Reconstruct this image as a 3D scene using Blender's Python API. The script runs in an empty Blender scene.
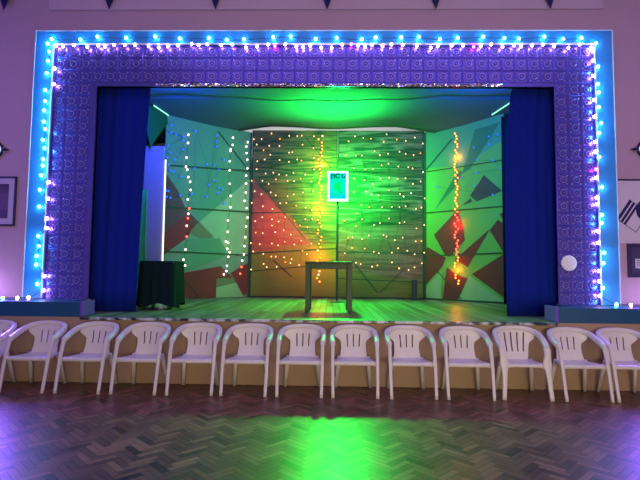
import bpy, bmesh, math, random
from mathutils import Vector, Matrix
S = bpy.context.scene
COL = S.collection
PI = math.pi
rnd = random.Random(11)

# ------------------------------------------------------------------ helpers
def lin(r, g, b):
    f = lambda c: c / 12.92 if c <= 0.04045 else ((c + 0.055) / 1.055) ** 2.4
    return (f(r / 255), f(g / 255), f(b / 255), 1)

def mat(name, col, rough=0.6, metal=0.0, emit=None, es=0.0, noise=None, bump=0.0, coat=0.0, spec=None):
    m = bpy.data.materials.new(name); m.use_nodes = True
    nt = m.node_tree; p = nt.nodes['Principled BSDF']
    p.inputs['Base Color'].default_value = col
    p.inputs['Roughness'].default_value = rough
    p.inputs['Metallic'].default_value = metal
    p.inputs['Coat Weight'].default_value = coat
    if spec is not None: p.inputs['Specular IOR Level'].default_value = spec
    if emit:
        p.inputs['Emission Color'].default_value = emit
        p.inputs['Emission Strength'].default_value = es
    if noise:
        scale, amt = noise
        tc = nt.nodes.new('ShaderNodeTexCoord'); n = nt.nodes.new('ShaderNodeTexNoise')
        n.inputs['Scale'].default_value = scale; n.inputs['Detail'].default_value = 5
        nt.links.new(tc.outputs['Object'], n.inputs['Vector'])
        mx = nt.nodes.new('ShaderNodeMix'); mx.data_type = 'RGBA'
        mx.inputs[6].default_value = tuple(c * (1 - amt) for c in col[:3]) + (1,)
        mx.inputs[7].default_value = tuple(min(1, c * (1 + amt)) for c in col[:3]) + (1,)
        nt.links.new(n.outputs['Fac'], mx.inputs[0]); nt.links.new(mx.outputs[2], p.inputs['Base Color'])
        if bump:
            b = nt.nodes.new('ShaderNodeBump'); b.inputs['Strength'].default_value = bump; b.inputs['Distance'].default_value = 0.01
            nt.links.new(n.outputs['Fac'], b.inputs['Height']); nt.links.new(b.outputs[0], p.inputs['Normal'])
    return m

def finish(name, bm, mats, parent=None, smooth=False, loc=None):
    me = bpy.data.meshes.new(name); bm.to_mesh(me); bm.free()
    for m in (mats if isinstance(mats, (list, tuple)) else [mats]): me.materials.append(m)
    if smooth:
        for p in me.polygons: p.use_smooth = True
    o = bpy.data.objects.new(name, me); COL.objects.link(o)
    if parent: o.parent = parent
    if loc: o.location = loc
    return o

def tag(o, label, cat, group=None, kind=None):
    o['label'] = label; o['category'] = cat
    if group: o['group'] = group
    if kind: o['kind'] = kind
    return o

def thing(name, label, cat, loc=(0, 0, 0), rz=0, group=None):
    o = bpy.data.objects.new(name, None); COL.objects.link(o)
    o.empty_display_size = 0.1
    o.location = loc; o.rotation_euler = (0, 0, rz)
    return tag(o, label, cat, group)

def struct(name, bm, m, parent=None):
    o = finish(name, bm, m, parent)
    if not parent: o['kind'] = 'structure'
    return o

def copy_thing(root, loc, label, rz=0):
    r = root.copy(); COL.objects.link(r); r.location = loc; r.rotation_euler = (0, 0, rz); r['label'] = label
    for ch in list(root.children):
        c = ch.copy(); COL.objects.link(c); c.parent = r
        for g in list(ch.children):
            d = g.copy(); COL.objects.link(d); d.parent = c
    return r

def B(): return bmesh.new()

def box(bm, x0, x1, y0, y1, z0, z1, mi=0, bev=0):
    v = [bm.verts.new((x, y, z)) for z in (z0, z1) for y in (y0, y1) for x in (x0, x1)]
    fs = [bm.faces.new([v[i] for i in q]) for q in ((0, 2, 3, 1), (4, 5, 7, 6), (0, 1, 5, 4), (1, 3, 7, 5), (3, 2, 6, 7), (2, 0, 4, 6))]
    for f in fs: f.material_index = mi
    if bev:
        bmesh.ops.bevel(bm, geom=list({e for f in fs for e in f.edges}), offset=bev, segments=2, affect='EDGES', profile=0.5)

def prism(bm, pts, d, mi=0):
    """pts: 3d polygon; extruded by vector d"""
    d = Vector(d); n = len(pts)
    a = [bm.verts.new(p) for p in pts]; b = [bm.verts.new(Vector(p) + d) for p in pts]
    fs = [bm.faces.new(a), bm.faces.new(b[::-1])]
    for i in range(n): fs.append(bm.faces.new([a[i], b[i], b[(i + 1) % n], a[(i + 1) % n]]))
    for f in fs: f.material_index = mi
    bmesh.ops.recalc_face_normals(bm, faces=fs)

def sweep(bm, path, sect, closed=False, cap=True, side=None):
    """sect(i,t) -> list of (a,b) offsets: a along horizontal normal, b along the other"""
    P = [Vector(p) for p in path]; n = len(P); rings = []
    for i, p in enumerate(P):
        if closed: T = P[(i + 1) % n] - P[i - 1]
        else: T = P[min(i + 1, n - 1)] - P[max(i - 1, 0)]
        T.normalize()
        s = Vector(side) if side else T.cross(Vector((0, 0, 1)))
        if s.length < 1e-3: s = Vector((1, 0, 0))
        s = (s - T * s.dot(T)).normalized(); u = s.cross(T).normalized()
        rings.append([bm.verts.new(p + s * a + u * b) for a, b in sect(i, i / (n - 1))])
    m = len(rings[0]); fs = []
    for i in range(n if closed else n - 1):
        r0, r1 = rings[i], rings[(i + 1) % n]
        for k in range(m): fs.append(bm.faces.new([r0[k], r0[(k + 1) % m], r1[(k + 1) % m], r1[k]]))
    if cap and not closed:
        fs.append(bm.faces.new(rings[0][::-1])); fs.append(bm.faces.new(rings[-1]))
    bmesh.ops.recalc_face_normals(bm, faces=fs)

def tube(bm, path, r, k=6, closed=False):
    sweep(bm, path, lambda i, t: [(r * math.cos(2 * PI * j / k), r * math.sin(2 * PI * j / k)) for j in range(k)], closed)

def rrect(w, h, r, k=3):
    o = []
    for cx, cy, a0 in ((w / 2 - r, h / 2 - r, 0), (-w / 2 + r, h / 2 - r, 90), (-w / 2 + r, -h / 2 + r, 180), (w / 2 - r, -h / 2 + r, 270)):
        for j in range(k):
            a = math.radians(a0 + 90 * j / (k - 1)); o.append((cx + r * math.cos(a), cy + r * math.sin(a)))
    return o

def spline(pts, n=6):
    P = [Vector(p) for p in pts]; P = [2 * P[0] - P[1]] + P + [2 * P[-1] - P[-2]]; o = []
    for i in range(1, len(P) - 2):
        for j in range(n):
            t = j / n; a, b, c, d = P[i - 1:i + 3]
            o.append(0.5 * ((2 * b) + (c - a) * t + (2 * a - 5 * b + 4 * c - d) * t * t + (3 * b - a - 3 * c + d) * t ** 3))
    o.append(P[-2]); return o

def lathe(bm, prof, c=(0, 0, 0), k=16, axis='z'):
    rings = []
    for r, h in prof:
        ring = []
        for j in range(k):
            a = 2 * PI * j / k
            v = (r * math.cos(a), r * math.sin(a), h) if axis == 'z' else (r * math.cos(a), h, r * math.sin(a))
            ring.append(bm.verts.new(Vector(c) + Vector(v)))
        rings.append(ring)
    fs = []
    for a, b in zip(rings, rings[1:]):
        for j in range(k): fs.append(bm.faces.new([a[j], a[(j + 1) % k], b[(j + 1) % k], b[j]]))
    fs.append(bm.faces.new(rings[0])); fs.append(bm.faces.new(rings[-1]))
    bmesh.ops.recalc_face_normals(bm, faces=fs)

def sheet(bm, nu, nv, f, th=0.0, skip=None):
    V = [[bm.verts.new(f(i, j)) for i in range(nu)] for j in range(nv)]; fs = []
    for j in range(nv - 1):
        for i in range(nu - 1):
            if skip and skip(i, j): continue
            fs.append(bm.faces.new([V[j][i], V[j][i + 1], V[j + 1][i + 1], V[j + 1][i]]))
    for r in V:
        for v in r:
            if not v.link_faces: bm.verts.remove(v)
    if th:
        bmesh.ops.recalc_face_normals(bm, faces=fs)
        bmesh.ops.solidify(bm, geom=fs, thickness=th)
        bmesh.ops.recalc_face_normals(bm, faces=bm.faces[:])

# ------------------------------------------------------------------ materials
M = {}
M['wall'] = mat('wall paint', lin(202, 172, 190), 0.85, noise=(1.3, 0.05))
M['wall_up'] = mat('upper wall paint', lin(212, 184, 205), 0.85, noise=(1.3, 0.04))
M['apron'] = mat('stage front paint', lin(172, 144, 124), 0.7, noise=(2.5, 0.08))
M['white_wall'] = mat('white stage wall', (0.8, 0.8, 0.8, 1), 0.9)
M['dark_wall'] = mat('black stage wall', (0.03, 0.035, 0.04, 1), 0.9)
M['blue'] = mat('blue gloss paint', lin(58, 150, 226), 0.4, noise=(3, 0.06))
M['ledge'] = mat('ledge blue paint', lin(24, 84, 128), 0.45, noise=(3, 0.08))
M['bead'] = mat('pale bead highlight', lin(225, 225, 235), 0.4)  # pale tone paints the light caught along the frame edges
M['tile'] = mat('embossed metal tile', lin(122, 110, 212), 0.27, 0.62, noise=(22, 0.15))
M['raised'] = mat('silver relief highlight', lin(172, 158, 228), 0.25, 0.55)  # paler silver paints the highlights on the embossed rings
M['curtain'] = mat('dark blue velour', lin(20, 42, 150), 0.95, noise=(30, 0.15), spec=0.1)
M['cloth_grey'] = mat('stage ceiling cloth', lin(68, 84, 104), 0.95, noise=(4, 0.1), spec=0.1)
M['wing'] = mat('dark green wing cloth', lin(26, 84, 64), 0.95, spec=0.1)
M['chair'] = mat('white moulded plastic', lin(228, 222, 226), 0.38, noise=(9, 0.03))
M['wire'] = mat('dark wire', lin(40, 45, 60), 0.6)
M['table'] = mat('green lit wood tint', lin(30, 74, 46), 0.45, noise=(12, 0.25))  # green stage light on the table is put into the wood colour
M['black'] = mat('black cloth', lin(16, 40, 48), 0.9, spec=0.1)
M['navy'] = mat('navy print', lin(28, 26, 88), 0.7)
M['navy_frame'] = mat('dark picture frame', lin(52, 44, 78), 0.45, noise=(15, 0.2))
M['paper'] = mat('white paper', lin(224, 214, 224), 0.8)
M['mat_board'] = mat('mount board', lin(205, 195, 220), 0.8)
M['disc'] = mat('white disc', lin(252, 248, 252), 0.6)
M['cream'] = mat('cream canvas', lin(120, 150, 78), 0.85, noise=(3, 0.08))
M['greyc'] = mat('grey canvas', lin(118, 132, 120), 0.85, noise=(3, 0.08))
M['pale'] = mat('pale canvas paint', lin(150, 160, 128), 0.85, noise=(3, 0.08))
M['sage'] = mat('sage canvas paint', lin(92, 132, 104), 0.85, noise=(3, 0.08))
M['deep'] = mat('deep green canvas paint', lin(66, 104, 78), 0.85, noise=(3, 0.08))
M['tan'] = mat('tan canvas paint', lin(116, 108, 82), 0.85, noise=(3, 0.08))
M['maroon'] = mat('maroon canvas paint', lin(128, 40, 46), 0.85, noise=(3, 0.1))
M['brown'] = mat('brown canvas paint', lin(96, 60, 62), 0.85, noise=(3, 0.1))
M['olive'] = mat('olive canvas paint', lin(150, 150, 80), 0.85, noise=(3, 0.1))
M['seam'] = mat('dark batten', lin(42, 62, 48), 0.8)

def E(name, col, s): return mat(name, (0.02, 0.02, 0.02, 1), 0.4, emit=(*col, 1), es=s)
L_ = {'cyan': E('cyan bulb', (0.10, 0.60, 1.0), 72), 'pink': E('pinkish white bulb', (0.95, 0.52, 1.0), 30),
      'magenta': E('magenta bulb', (1.0, 0.06, 0.7), 26), 'blue': E('blue bulb', (0.015, 0.13, 1.0), 1.5),
      'white': E('white bulb', (1.0, 0.95, 0.85), 3.0), 'red': E('red bulb', (1.0, 0.10, 0.06), 4),
      'amber': E('amber bulb', (1.0, 0.33, 0.035), 3.2), 'warm': E('warm white bulb', (1.0, 0.56, 0.27), 3.0)}

# ------------------------------------------------------------------ constants of the place (metres)
ZS = 0.815           # stage floor height
YW = 0.70            # proscenium wall
HX, HB, HZ = 7.6, -10.5, 6.8

# ------------------------------------------------------------------ setting
# parquet hall floor: herringbone blocks
def parquet():
    me = bpy.data.meshes.new('floor'); w, n = 0.056, 4
    c, s = math.cos(PI / 4), math.sin(PI / 4); vs, fs, cols = [], [], []
    g = 0.0012
    def brick(x0, y0, x1, y1):
        q = [(x0, y0), (x1, y0), (x1, y1), (x0, y1)]
        R = [((x * c - y * s) * w, (x * s + y * c) * w - 5.0) for x, y in q]
        cx = sum(p[0] for p in R) / 4; cy = sum(p[1] for p in R) / 4
        if not (-HX + .1 < cx < HX - .1 and HB + .1 < cy < 0.12): return
        # parts that would pass the stage front are clipped to it
        R = [(max(-HX, min(HX, x)), max(HB, min(0.0, y))) for x, y in R]
        b = len(vs); vs.extend((x, y, 0.0) for x, y in R); fs.append((b, b + 1, b + 2, b + 3))
        k = rnd.random(); cols.append(k)
    G = 0.018
    for k in range(-210, 211):
        for m in range(-38, 39):
            ox, oy = k + n * m, k - n * m
            brick(ox + G, oy + G, ox + n - G, oy + 1 - G); brick(ox + G, oy + 1 + G, ox + 1 - G, oy + n + 1 - G)
    me.from_pydata(vs, [], fs)
    at = me.attributes.new('block', 'FLOAT', 'FACE')
    at.data.foreach_set('value', cols)
    m = bpy.data.materials.new('parquet'); m.use_nodes = True; nt = m.node_tree; p = nt.nodes['Principled BSDF']
    a = nt.nodes.new('ShaderNodeAttribute'); a.attribute_name = 'block'
    r = nt.nodes.new('ShaderNodeValToRGB'); e = r.color_ramp.elements
    e[0].position = 0; e[0].color = lin(34, 22, 20); e[1].position = 1; e[1].color = lin(160, 106, 88)
    x = e.new(0.05); x.color = lin(88, 56, 50); x = e.new(0.6); x.color = lin(128, 80, 70)
    nt.links.new(a.outputs['Fac'], r.inputs[0])
    tc = nt.nodes.new('ShaderNodeTexCoord'); nz = nt.nodes.new('ShaderNodeTexNoise')
    nz.inputs['Scale'].default_value = 3; nz.inputs['Detail'].default_value = 6
    nt.links.new(tc.outputs['Object'], nz.inputs['Vector'])
    mx = nt.nodes.new('ShaderNodeMix'); mx.data_type = 'RGBA'; mx.blend_type = 'MULTIPLY'; mx.inputs[0].default_value = 0.5
    nt.links.new(r.outputs[0], mx.inputs[6]); nt.links.new(nz.outputs['Fac'], mx.inputs[7]); nt.links.new(mx.outputs[2], p.inputs['Base Color'])
    mr = nt.nodes.new('ShaderNodeMapRange'); mr.inputs['To Min'].default_value = 0.34; mr.inputs['To Max'].default_value = 0.39
    nt.links.new(a.outputs['Fac'], mr.inputs['Value']); nt.links.new(mr.outputs[0], p.inputs['Roughness'])
    bp = nt.nodes.new('ShaderNodeBump'); bp.inputs['Strength'].default_value = 0.14; bp.inputs['Distance'].default_value = 0.02
    nt.links.new(nz.outputs['Fac'], bp.inputs['Height']); nt.links.new(bp.outputs[0], p.inputs['Normal'])
    p.inputs['Specular IOR Level'].default_value = 0.7
    me.materials.append(m)
    o = bpy.data.objects.new('floor', me); COL.objects.link(o); o['kind'] = 'structure'
parquet()
bm = B(); box(bm, -HX, HX, HB, 0, -0.1, -0.004)
o = struct('floor_base', bm, mat('dark joint', lin(40, 26, 22), 0.8))
bm = B(); box(bm, -HX - .15, -HX, HB, 9, -0.1, HZ); struct('wall_left', bm, M['wall'])
bm = B(); box(bm, HX, HX + .15, HB, 9, -0.1, HZ); struct('wall_right', bm, M['wall'])
bm = B(); box(bm, -HX, HX, HB - .15, HB, -0.1, HZ); struct('wall_rear', bm, M['wall'])
bm = B(); box(bm, -HX - .15, HX + .15, HB - .15, YW + .2, HZ, HZ + .15); struct('ceiling', bm, M['wall_up'])
# proscenium wall with its opening
OX0, OX1, OZ = -3.26, 3.34, 4.09
bm = B()
box(bm, -HX, OX0, YW, YW + .05, 0, HZ); box(bm, OX1, HX, YW, YW + .05, 0, HZ); box(bm, OX0, OX1, YW, YW + .05, OZ, HZ)
struct('wall_proscenium', bm, M['wall'])
bm = B(); box(bm, -4.03, 4.07, YW - .025, YW, 5.245, HZ, bev=.006); struct('trim_1', bm, M['wall_up'])
# stage front and deck
bm = B(); box(bm, -HX, HX, 0, .08, -0.05, ZS - .002); struct('wall_stage_front', bm, M['apron'])
bm = B()
box(bm, -HX, HX, 0.001, .012, 0, .02)
def deck_mat():
    m = bpy.data.materials.new('stage boards'); m.use_nodes = True; nt = m.node_tree; p = nt.nodes['Principled BSDF']
    tc = nt.nodes.new('ShaderNodeTexCoord'); mp = nt.nodes.new('ShaderNodeMapping'); mp.inputs['Rotation'].default_value = (0, 0, PI / 2)
    br = nt.nodes.new('ShaderNodeTexBrick'); br.inputs['Scale'].default_value = 1
    br.inputs['Color1'].default_value = lin(138, 150, 124); br.inputs['Color2'].default_value = lin(78, 88, 70); br.inputs['Mortar'].default_value = lin(30, 24, 20)
    br.inputs['Mortar Size'].default_value = 0.006; br.inputs['Brick Width'].default_value = 2.4; br.inputs['Row Height'].default_value = 0.11
    nt.links.new(tc.outputs['Object'], mp.inputs[0]); nt.links.new(mp.outputs[0], br.inputs['Vector'])
    nt.links.new(br.outputs['Color'], p.inputs['Base Color'])
    p.inputs['Roughness'].default_value = 0.38
    b = nt.nodes.new('ShaderNodeBump'); b.inputs['Strength'].default_value = 0.35; b.invert = True; b.inputs['Distance'].default_value = 0.01
    nt.links.new(br.outputs['Fac'], b.inputs['Height']); nt.links.new(b.outputs[0], p.inputs['Normal'])
    return m
bm.free()
bm = B(); box(bm, -HX, HX, 0.08, 9, ZS - .03, ZS); box(bm, -3.0, 3.0, 0.002, .08, ZS - .0019, ZS); struct('floor_stage', bm, deck_mat())
def marble():
    m = mat('mottled lip', lin(120, 130, 140), 0.3); nt = m.node_tree; p = nt.nodes['Principled BSDF']
    tc = nt.nodes.new('ShaderNodeTexCoord'); n = nt.nodes.new('ShaderNodeTexNoise'); n.inputs['Scale'].default_value = 9; n.inputs['Detail'].default_value = 4
    r = nt.nodes.new('ShaderNodeValToRGB'); e = r.color_ramp.elements
    e[0].position = .42; e[0].color = lin(40, 48, 60); e[1].position = .6; e[1].color = lin(205, 210, 220)
    nt.links.new(tc.outputs['Object'], n.inputs['Vector']); nt.links.new(n.outputs['Fac'], r.inputs[0]); nt.links.new(r.outputs[0], p.inputs['Base Color'])
    return m
bm = B(); box(bm, -2.97, 2.97, -0.08, 0.0, ZS - .028, ZS + .004, bev=.006); struct('trim_2', bm, marble())
# stage house
bm = B(); box(bm, -HX, HX, 6.2, 6.35, 0, HZ); struct('wall_stage_rear', bm, M['white_wall'])
bm = B(); box(bm, -5.2, -5.05, YW + .16, 6.2, ZS, HZ); struct('wall_stage_left', bm, M['dark_wall'])
bm = B(); box(bm, 5.05, 5.2, YW + .16, 6.2, ZS, HZ); struct('wall_stage_right', bm, M['dark_wall'])
bm = B(); box(bm, -5.2, 5.2, YW + .16, 6.2, 5.6, 5.7); struct('ceiling_stage', bm, M['dark_wall'])

# ------------------------------------------------------------------ proscenium surround
arch = thing('proscenium_arch', 'wide proscenium surround of embossed metal tiles in a blue painted frame', 'stage surround', (0, YW, ZS + .2))
iL, iR, iT = -3.9, 3.9, 4.70
oL, oR, oT, zb = -4.155, 4.14, 4.885, 1.005
def A(p): return Vector(p) - arch.location
# blue frame: mitred board, outer edge standing a little proud
bm = B()
def mitre(a, b, c, d):   # inner a,b outer c,d (xz)
    pts = [(a, .63), (b, .63), (d, .60), (c, .60)]
    fr = [bm.verts.new(A((p[0], y, p[1]))) for p, y in pts]; bk = [bm.verts.new(A((p[0], YW, p[1]))) for p, y in pts]
    fs = [bm.faces.new(fr), bm.faces.new(bk[::-1])] + [bm.faces.new([fr[i], bk[i], bk[(i + 1) % 4], fr[(i + 1) % 4]]) for i in range(4)]
    bmesh.ops.recalc_face_normals(bm, faces=fs)
mitre((iL, zb), (iL, iT), (oL, zb), (oL, oT)); mitre((iL, iT), (iR, iT), (oL, oT), (oR, oT)); mitre((iR, iT), (iR, zb), (oR, oT), (oR, zb))
finish('frame', bm, M['blue'], arch)
bm = B()
for a, b in (((iL, zb), (iL, iT)), ((iL, iT), (iR, iT)), ((iR, iT), (iR, zb))):
    tube(bm, [A((a[0], .63, a[1])), A((b[0], .63, b[1]))], .013, 6)
for a, b in (((oL, zb), (oL, oT)), ((oL, oT), (oR, oT)), ((oR, oT), (oR, zb))):
    tube(bm, [A((a[0], .602, a[1])), A((b[0], .602, b[1]))], .009, 6)
finish('bead', bm, M['bead'], arch)
PT = 7.8 / 42
def tile(bm, x, z, y=YW - .03):
    """one embossed tile, lower-left x,z, facing -y"""
    cx, cz = x + PT / 2, z + PT / 2; h = PT / 2
    def loop(pts, yy): return [bm.verts.new(A((cx + a, yy, cz + b))) for a, b in pts]
    sq = lambda r: [(-r, -r), (r, -r), (r, r), (-r, r)]
    oc = lambda r, k=12: [(r * math.cos(2 * PI * (j - .5) / k - 3 * PI / 4 + PI / 12), r * math.sin(2 * PI * (j - .5) / k - 3 * PI / 4 + PI / 12)) for j in range(k)]
    def bridge(a, b, mi=0):
        n = len(a)
        for j in range(n): bm.faces.new([a[j], a[(j + 1) % n], b[(j + 1) % n], b[j]]).material_index = mi
    l0 = loop(sq(h), y + .008); l1 = loop(sq(h * .93), y); l2 = loop(sq(h * .88), y); l3 = loop(sq(h * .82), y + .010)
    bridge(l0, l1); bridge(l1, l2); bridge(l2, l3); bm.faces.new(l3)
    yb = y + .0095
    r0 = loop(oc(h * .60), yb); r1 = loop(oc(h * .52), yb - .012); r2 = loop(oc(h * .42), yb - .012); r3 = loop(oc(h * .32), yb - .002)
    bridge(r0, r1); bridge(r1, r2, 1); bridge(r2, r3)
    c0 = loop(oc(h * .17, 8), yb); c1 = loop(oc(h * .09, 8), yb - .015); bridge(c0, c1); bm.faces.new(c1).material_index = 1
    for sx in (-1, 1):
        for sz in (-1, 1):
            k0 = loop([(sx * h * .62 + a * h * .12, sz * h * .62 + b * h * .12) for a, b in ((-1, -1), (1, -1), (1, 1), (-1, 1))], yb)
            t = bm.verts.new(A((cx + sx * h * .62, yb - .012, cz + sz * h * .62)))
            for j in range(4): bm.faces.new([k0[j], k0[(j + 1) % 4], t]).material_index = 1
def panel(tiles, boxes):
    bm = B()
    for x, z in tiles: tile(bm, x, z)
    bmesh.ops.recalc_face_normals(bm, faces=bm.faces[:])
    for q in boxes: box(bm, *(q[0] , q[1], q[2] - arch.location.y, q[3] - arch.location.y, q[4] - arch.location.z, q[5] - arch.location.z))
    return finish('tile_panel', bm, [M['tile'], M['raised']], arch)
zt3 = iT - 3 * PT
panel([(iL + i * PT, iT - (j + 1) * PT) for i in range(42) for j in range(3)],
      [(iL, iR, YW - .018, YW, zt3, iT), (iL + 3 * PT, iR - 3 * PT, YW - .03, YW + .055, OZ, zt3 - .004)])
nr = 17
panel([(iL + i * PT, zt3 - (j + 1) * PT) for i in range(3) for j in range(nr)],
      [(iL, iL + 3 * PT, YW - .018, YW, zb, zt3 - .004), (iL + 3 * PT + .003, OX0, YW - .03, YW + .055, zb, OZ - .004)])
panel([(iR - (i + 1) * PT, zt3 - (j + 1) * PT) for i in range(3) for j in range(nr)],
      [(iR - 3 * PT, iR, YW - .018, YW, zb, zt3 - .004), (OX1, iR - 3 * PT - .001, YW - .012, YW + .055, zb, OZ - .004)])
# crinkled silver edging along the head of the opening
bm = B()
sheet(bm, 230, 4, lambda i, j: A((-2.4 + 5.0 * i / 229, YW - .034 - rnd.uniform(0, .022), OZ - .006 + .013 * j + rnd.uniform(-.008, .008))))
finish('tinsel_edging', bm, mat('silver tinsel', lin(225, 225, 235), .15, 1.0), arch)

# ledges left and right on the stage front
def ledge(sgn, xe, label):
    t = thing('stage_ledge', label, 'ledge', (sgn * 5.2, .35, ZS), 0, 'blue ledges flanking the stage')
    X = lambda x: sgn * x - t.location.x
    bm = B()
    pts = [(X(HX), -.35), (X(xe + .035), -.35), (X(xe + .035), -.035), (X(3.3), -.035), (X(3.3), .342), (X(HX), .342)]
    prism(bm, [(a, b, 0.0) for a, b in pts], (0, 0, 1.0 - ZS))
    finish('body', bm, M['ledge'], t)
    bm = B(); x0, x1 = sorted((X(xe), X(xe + .035)))
    box(bm, x0, x1, -.355, -.03, .005, 1.015 - ZS, bev=.006)
    finish('end_board', bm, mat('end board paint', lin(112, 72, 196), .5), t)
ledge(-1, 2.98, 'long blue ledge left of the stage opening, under the framed picture')
ledge(1, 2.98, 'long blue ledge right of the stage opening, under the striped banner')

# ------------------------------------------------------------------ stage curtains and cloths
def curtain(x0t, x1t, x0b, x1b, y, z0, z1, pitch, label, fl):
    bm = B(); n = int(abs(x1b - x0b) / pitch * 8)
    def f(i, j):
        s = i / (n - 1); t = j / 11; a = x0b + (x1b - x0b) * s; b = x0t + (x1t - x0t) * s
        x = a + (b - a) * (t ** (1.3 if fl > 0 else 5))
        return (x, y + .011 * math.sin(s * abs(x1b - x0b) / pitch * 2 * PI + .6 * math.sin(t * 3)) + .012 * math.sin(s * 9 + t * 4), z0 + (z1 - z0) * t)
    sheet(bm, n, 12, f, .006)
    o = finish('stage_curtain', bm, M['curtain'], smooth=True)
    tag(o, label, 'curtain', 'dark blue front stage curtains')
curtain(-3.62, -2.50, -3.62, -2.63, .83, ZS + .006, 4.66, .15, 'dark blue stage curtain hanging at left side of the opening', 1)
curtain(2.92, 3.72, 2.68, 3.72, .83, ZS + .006, 4.62, .15, 'dark blue stage curtain hanging at right side of the opening', -1)

def ceiling_cloth(y0, y1, z0, z1, sag, hem, label, hf=None):
    bm = B(); n, m = 40, 14
    def f(i, j):
        s = i / (n - 1); t = j / (m - 1); x = -4.3 + 8.6 * s; k = 1 - min(1, (x / 2.4) ** 2)
        z = z0 + (z1 - z0) * t - sag * math.sin(PI * t) * .5 - hem * max(0, k) * t ** 3 + .012 * math.sin(x * 5 + t * 3)
        if hf: z = z0 + (z1 - z0) * t - sag * math.sin(PI * t) * .5 + hf(x) * t ** 3
        return (x, y0 + (y1 - y0) * t, z)
    sheet(bm, n, m, f, .006)
    o = finish('ceiling_cloth', bm, M['cloth_grey'], smooth=True)
    tag(o, label, 'stage cloth', 'cloths lining the stage ceiling')
    bm = B(); 
    tube(bm, [Vector(f(i, m - 1)) + Vector((0, 0, -.012)) for i in range(n)], .014, 6)
    finish('hem', bm, M['seam'], o)
ceiling_cloth(.95, 2.86, 4.62, 4.78, .06, .09, 'grey cloth slung under the stage ceiling, nearer the audience')
ceiling_cloth(2.94, 4.98, 4.80, 4.86, .08, .13, 'grey cloth slung under the stage ceiling, nearer the backdrop', lambda x: -.012 - .062 * math.exp(-((x - .15) / .75) ** 2) - .16 * max(0, abs(x - .2) - 1.5))

# wing pieces on the left and right
def flatpoly(name, pts, y, th, m, label, cat, group=None):
    bm = B(); prism(bm, [(x, y, z) for x, z in pts], (0, th, 0)); o = finish(name, bm, m); tag(o, label, cat, group); return o
bm = B()
sw0, sw1, sw2, sw3 = Vector((-3.46, 3.22, 4.72)), Vector((-3.33, 4.10, 4.71)), Vector((-3.40, 3.14, 3.84)), Vector((-3.58, 3.05, 4.72))
def swag(i, j):
    s_, t_ = i / 13, j / 9; a = sw3.lerp(sw0, min(1, s_ * 2)).lerp(sw1, max(0, s_ * 2 - 1)); q = a.lerp(sw2, t_)
    return q + Vector((.02, -.02, 0)) * math.sin(s_ * 16) * t_ * (1 - t_ * .7)
sheet(bm, 14, 10, swag, .006)
o = finish('wing_swag', bm, M['wing'], smooth=True); tag(o, 'dark green cloth swag gathered at top left inside the stage', 'stage cloth')
flatpoly('wing_flat', [(-3.56, ZS), (-3.17, ZS), (-3.17, 3.9), (-3.56, 3.9)], 3.3, .04, mat('pale wing flat', lin(150, 140, 175), .7), 'narrow pale scenery flat standing in the left wing', 'scenery flat')
bm = B()
sheet(bm, 10, 10, lambda i, j: (-3.55 + (.34 + .07 * (1 - j / 9) ** 2 - .05) * i / 9 + .02 * j / 9, 2.7 + .02 * math.sin(i * 2.0), ZS + .01 + 2.1 * j / 9), .006)
o = finish('wing_cloth', bm, mat('bright green cloth', lin(60, 190, 110), .9), smooth=True); tag(o, 'narrow green cloth hanging behind left stage curtain', 'stage cloth')
# right-hand dark wing
bm = B()
sheet(bm, 30, 10, lambda i, j: (3.62 + 1.2 * i / 29, 3.6 + .03 * math.sin(i * 1.5), ZS + .01 + 3.8 * j / 9), .006)
o = finish('wing_cloth', bm, M['black'], smooth=True); tag(o, 'black cloth masking the right wing behind the stage curtain', 'stage cloth')

def glow_strip(p0, p1, label, r=.012, col=(.3, 1, .7), es=1.6):  # glowing strips added where light shows through gaps between the cloths
    c = (Vector(p0) + Vector(p1)) / 2
    t = thing('glow_strip', label, 'light', c, 0, 'glowing strips for bright lines of light on the stage')
    bm = B(); tube(bm, [Vector(p0) - c, Vector(p1) - c], r, 8); finish('tube', bm, E('gap glow', col, es), t, True)
    d = (Vector(p1) - Vector(p0)).normalized()
    for s, p in ((-1, p0), (1, p1)):
        bm = B(); tube(bm, [Vector(p) - c, Vector(p) - c + d * s * .03], r * 1.3, 8); finish('strip_end', bm, M['wire'], t)
glow_strip((-3.43, 3.3, 4.74), (-3.30, 4.16, 4.74), 'glowing strip for the bright gap at top left of the stage')
glow_strip((3.52, 3.84, 4.74), (3.64, 3.09, 4.74), 'glowing strip for the bright gap at top right of the stage')
glow_strip((-3.13, 3.28, ZS + .03), (-3.13, 3.28, 3.62), 'upright glowing strip for the bright line beside the pale left wing flat', .016, (1, .97, 1), 1.5)  # glow added to make this upright line bright

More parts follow.
